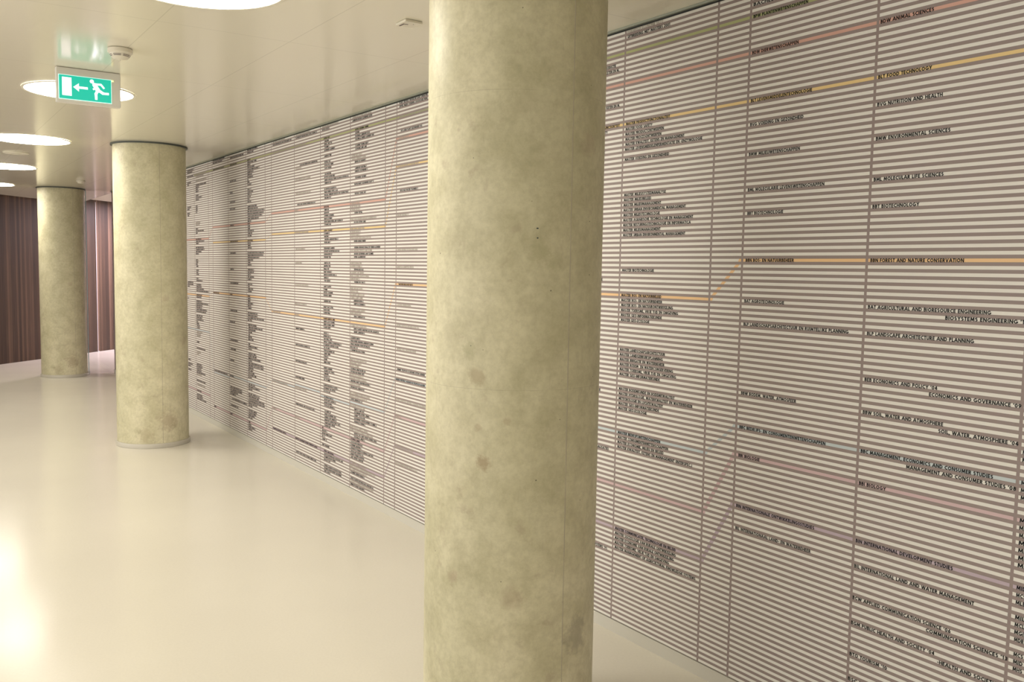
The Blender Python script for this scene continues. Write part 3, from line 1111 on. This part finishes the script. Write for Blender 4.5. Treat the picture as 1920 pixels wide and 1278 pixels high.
# ------------------------------------------------------------------ round ceiling lamps
lamp_xy = [(1.000, 3.68), (0.985, 6.44), (1.010, 9.25), (1.050, 12.05), (1.095, 14.93), (1.0, -1.8), (1.0, -4.3)]
lamp_lab = ['nearest round ceiling light, cut by the top edge of the picture', 'round ceiling light partly hidden behind the green exit sign',
            'round ceiling light below and left of the exit sign, largest of the row after it', 'fourth round ceiling light, cut by the left edge, above the far column',
            'smallest and farthest round ceiling light, by the left edge', 'round ceiling light behind the viewer', 'last round ceiling light behind the viewer']
LR = 0.318
def lamp_meshes():
    b = MB(); b.lathe([(LR + 0.016, -0.001), (LR + 0.016, -0.007), (LR + 0.002, -0.007), (LR - 0.002, -0.003)], 96, cap0=False, cap1=False)
    return b
first = None
for i, ((x, y), lab) in enumerate(zip(lamp_xy, lamp_lab)):
    t = thing('ceiling_light', lab, 'ceiling light', (x, y, H), 'round ceiling lights in a row')
    if first is None:
        rim = lamp_meshes().build('rim', M['rim'], t, smooth=True)
        b = MB(); b.lathe([(LR - 0.002, -0.002), (LR - 0.004, -0.006), (0.2, -0.012), (0.08, -0.015), (0.004, -0.0155)], 96, cap0=False, cap1=True)
        dif = b.build('diffuser', M['lamp'], t, smooth=True); first = (rim, dif)
    else:
        for s in first:
            c = s.copy(); COL.objects.link(c); c.parent = t

# ------------------------------------------------------------------ exit sign
SW, SH, SD = 0.338, 0.196, 0.05
t = thing('exit_sign', 'green lit exit sign with a running figure, white arrow and door, under the ceiling', 'exit sign', (0.918, 5.686, H))
b = MB(); b.box((-SW / 2, 0, -SH), (SW / 2, SD, -0.0015)); b.build('housing', M['signbody'], t, bevel=0.004)
gx0, gx1, gz0, gz1 = -SW / 2 + 0.013, SW / 2 - 0.053, -SH + 0.020, -0.046
b = MB(); b.box((gx0 - 0.003, -0.0025, gz0 - 0.003), (gx1 + 0.003, -0.0002, gz1 + 0.003)); b.build('lit_border', M['signedge'], t)
gp = MB(); gp.box((gx0, -0.004, gz0), (gx1, -0.0026, gz1)); gp = gp.build('green_panel', M['signgreen'], t)
pic = MB(); YP = -0.0046
def PX(u, v): return (gx0 + (u) * (gx1 - gx0), YP, gz0 + (1 - v) * (gz1 - gz0))
def pstroke(u0, v0, u1, v1, w0, w1=None):
    # thick line on the panel, in panel-height units
    w1 = w1 or w0; hgt = gz1 - gz0; a = Vector(PX(u0, v0)); c = Vector(PX(u1, v1)); d = (c - a).normalized(); n = Vector((-d.z, 0, d.x))
    pic.poly([a + n * w0 * hgt / 2, c + n * w1 * hgt / 2, c - n * w1 * hgt / 2, a - n * w0 * hgt / 2])
def pdisc(u, v, r):
    hgt = gz1 - gz0; c = PX(u, v); pic.poly([(c[0] + r * hgt * math.cos(k * math.pi / 10), YP, c[2] + r * hgt * math.sin(k * math.pi / 10)) for k in range(20)])
pic.poly([PX(0.055, 0.085), PX(0.235, 0.085), PX(0.235, 0.865), PX(0.055, 0.865)][::-1])
pic.poly([PX(0.265, 0.47), PX(0.375, 0.29), PX(0.375, 0.65)])
pstroke(0.36, 0.47, 0.545, 0.47, 0.10)
pdisc(0.625, 0.145, 0.085)
pstroke(0.665, 0.24, 0.745, 0.52, 0.17, 0.19)          # trunk
pstroke(0.665, 0.26, 0.80, 0.24, 0.085); pstroke(0.80, 0.24, 0.865, 0.40, 0.08)      # rear arm
pstroke(0.655, 0.28, 0.70, 0.42, 0.09); pstroke(0.70, 0.40, 0.645, 0.49, 0.075)     # front arm
pstroke(0.735, 0.50, 0.70, 0.68, 0.125, 0.11); pstroke(0.70, 0.64, 0.705, 0.92, 0.11, 0.10)  # standing leg
pstroke(0.75, 0.50, 0.845, 0.62, 0.12); pstroke(0.835, 0.62, 0.955, 0.61, 0.10)      # rear leg
for u, v, r in ((0.665, 0.25, 0.06), (0.80, 0.245, 0.042), (0.74, 0.51, 0.085), (0.70, 0.66, 0.055), (0.842, 0.615, 0.052), (0.70, 0.41, 0.04)): pdisc(u, v, r)
pic.build('pictogram', M['signwhite'], gp)
b = MB(); b.box((SW / 2 - 0.048, -0.003, -0.052), (SW / 2 - 0.039, -0.0001, -0.045)); b.build('indicator_light', M['led'], t)

# ------------------------------------------------------------------ smoke detector and small sensor plate
t = thing('smoke_detector', 'round cream smoke detector with dark slots just right of the exit sign', 'smoke detector', (0.960, 5.03, H))
b = MB(); b.lathe([(0.058, -0.0015), (0.060, -0.004), (0.060, -0.022), (0.055, -0.026)], 64, cap0=True, cap1=True); b.build('base', M['plastic'], t, smooth=True)
b = MB(); b.lathe([(0.052, -0.0262), (0.048, -0.034), (0.036, -0.050), (0.022, -0.055), (0.001, -0.0555)], 64, cap0=False); hd = b.build('sensing_head', M['plastic'], t, smooth=True)
for zz, rr in ((-0.0345, 0.0482), (-0.040, 0.0444)):
    for k in range(6):
        a0 = math.radians(-150 + k * 60 + 6); a1 = a0 + math.radians(48); b = MB(); vs = []; n = 10
        for i in range(n + 1):
            a = a0 + (a1 - a0) * i / n
            for dz, dr_ in ((0.0011, 0.0012), (-0.0011, -0.0002)): vs.append(((rr + dr_) * math.cos(a), (rr + dr_) * math.sin(a), zz + dz))
        b.add(vs, [(2 * i, 2 * i + 1, 2 * i + 3, 2 * i + 2) for i in range(n)]); b.build('slot', M['slot'], hd)
b = MB(); b.lathe([(0.003, -0.0535), (0.003, -0.062), (0.001, -0.064)], 12, cap0=False); b.build('test_pin', M['plastic'], t)
t = thing('ceiling_sensor', 'small flat square sensor plate on the ceiling left of the nearest column', 'sensor', (1.912, 3.667, H))
b = MB(); b.box((-0.042, -0.048, -0.012), (0.042, 0.048, -0.001)); b.build('plate', M['plastic'], t, bevel=0.002)
b = MB(); b.box((-0.030, -0.004, -0.0128), (-0.024, 0.040, -0.0119)); b.box((-0.030, -0.006, -0.0128), (-0.006, 0.0, -0.0119)); b.build('slot', M['slot'], t)
b = MB(); b.lathe([(0.0022, -0.0119), (0.0022, -0.0128)], 12); o = b.build('indicator_light', M['slot'], t); o.location = (0.012, -0.020, 0)

t = thing('ceiling_light', 'unseen round ceiling light added as a source for the passage fill', 'ceiling light', (4.7, 18.7, 2.90))  # made-up fixture, added where the passage fill hangs
for s in first:
    c = s.copy(); COL.objects.link(c); c.parent = t

# pale round cover and a small second detector farther along the ceiling
t = thing('ceiling_cover', 'pale flat round cover on the ceiling between the third and fourth round lights', 'ceiling cover', (1.009, 10.455, H))
b = MB(); b.lathe([(0.120, -0.001), (0.120, -0.006), (0.112, -0.010), (0.001, -0.011)], 64, cap0=False); b.build('disc', M['plastic'], t, smooth=True)
b = MB(); b.lathe([(0.045, -0.0112), (0.045, -0.016), (0.001, -0.0165)], 48, cap0=False); b.build('centre_cap', M['plastic'], t, smooth=True)
t = thing('smoke_detector', 'small far smoke detector on the ceiling just above the farthest column', 'smoke detector', (2.047, 13.341, H))
b = MB(); b.lathe([(0.055, -0.0015), (0.055, -0.018), (0.050, -0.022)], 48); b.build('base', M['plastic'], t, smooth=True)
b = MB(); b.lathe([(0.045, -0.0222), (0.034, -0.040), (0.001, -0.044)], 48, cap0=False); b.build('sensing_head', M['plastic'], t, smooth=True)
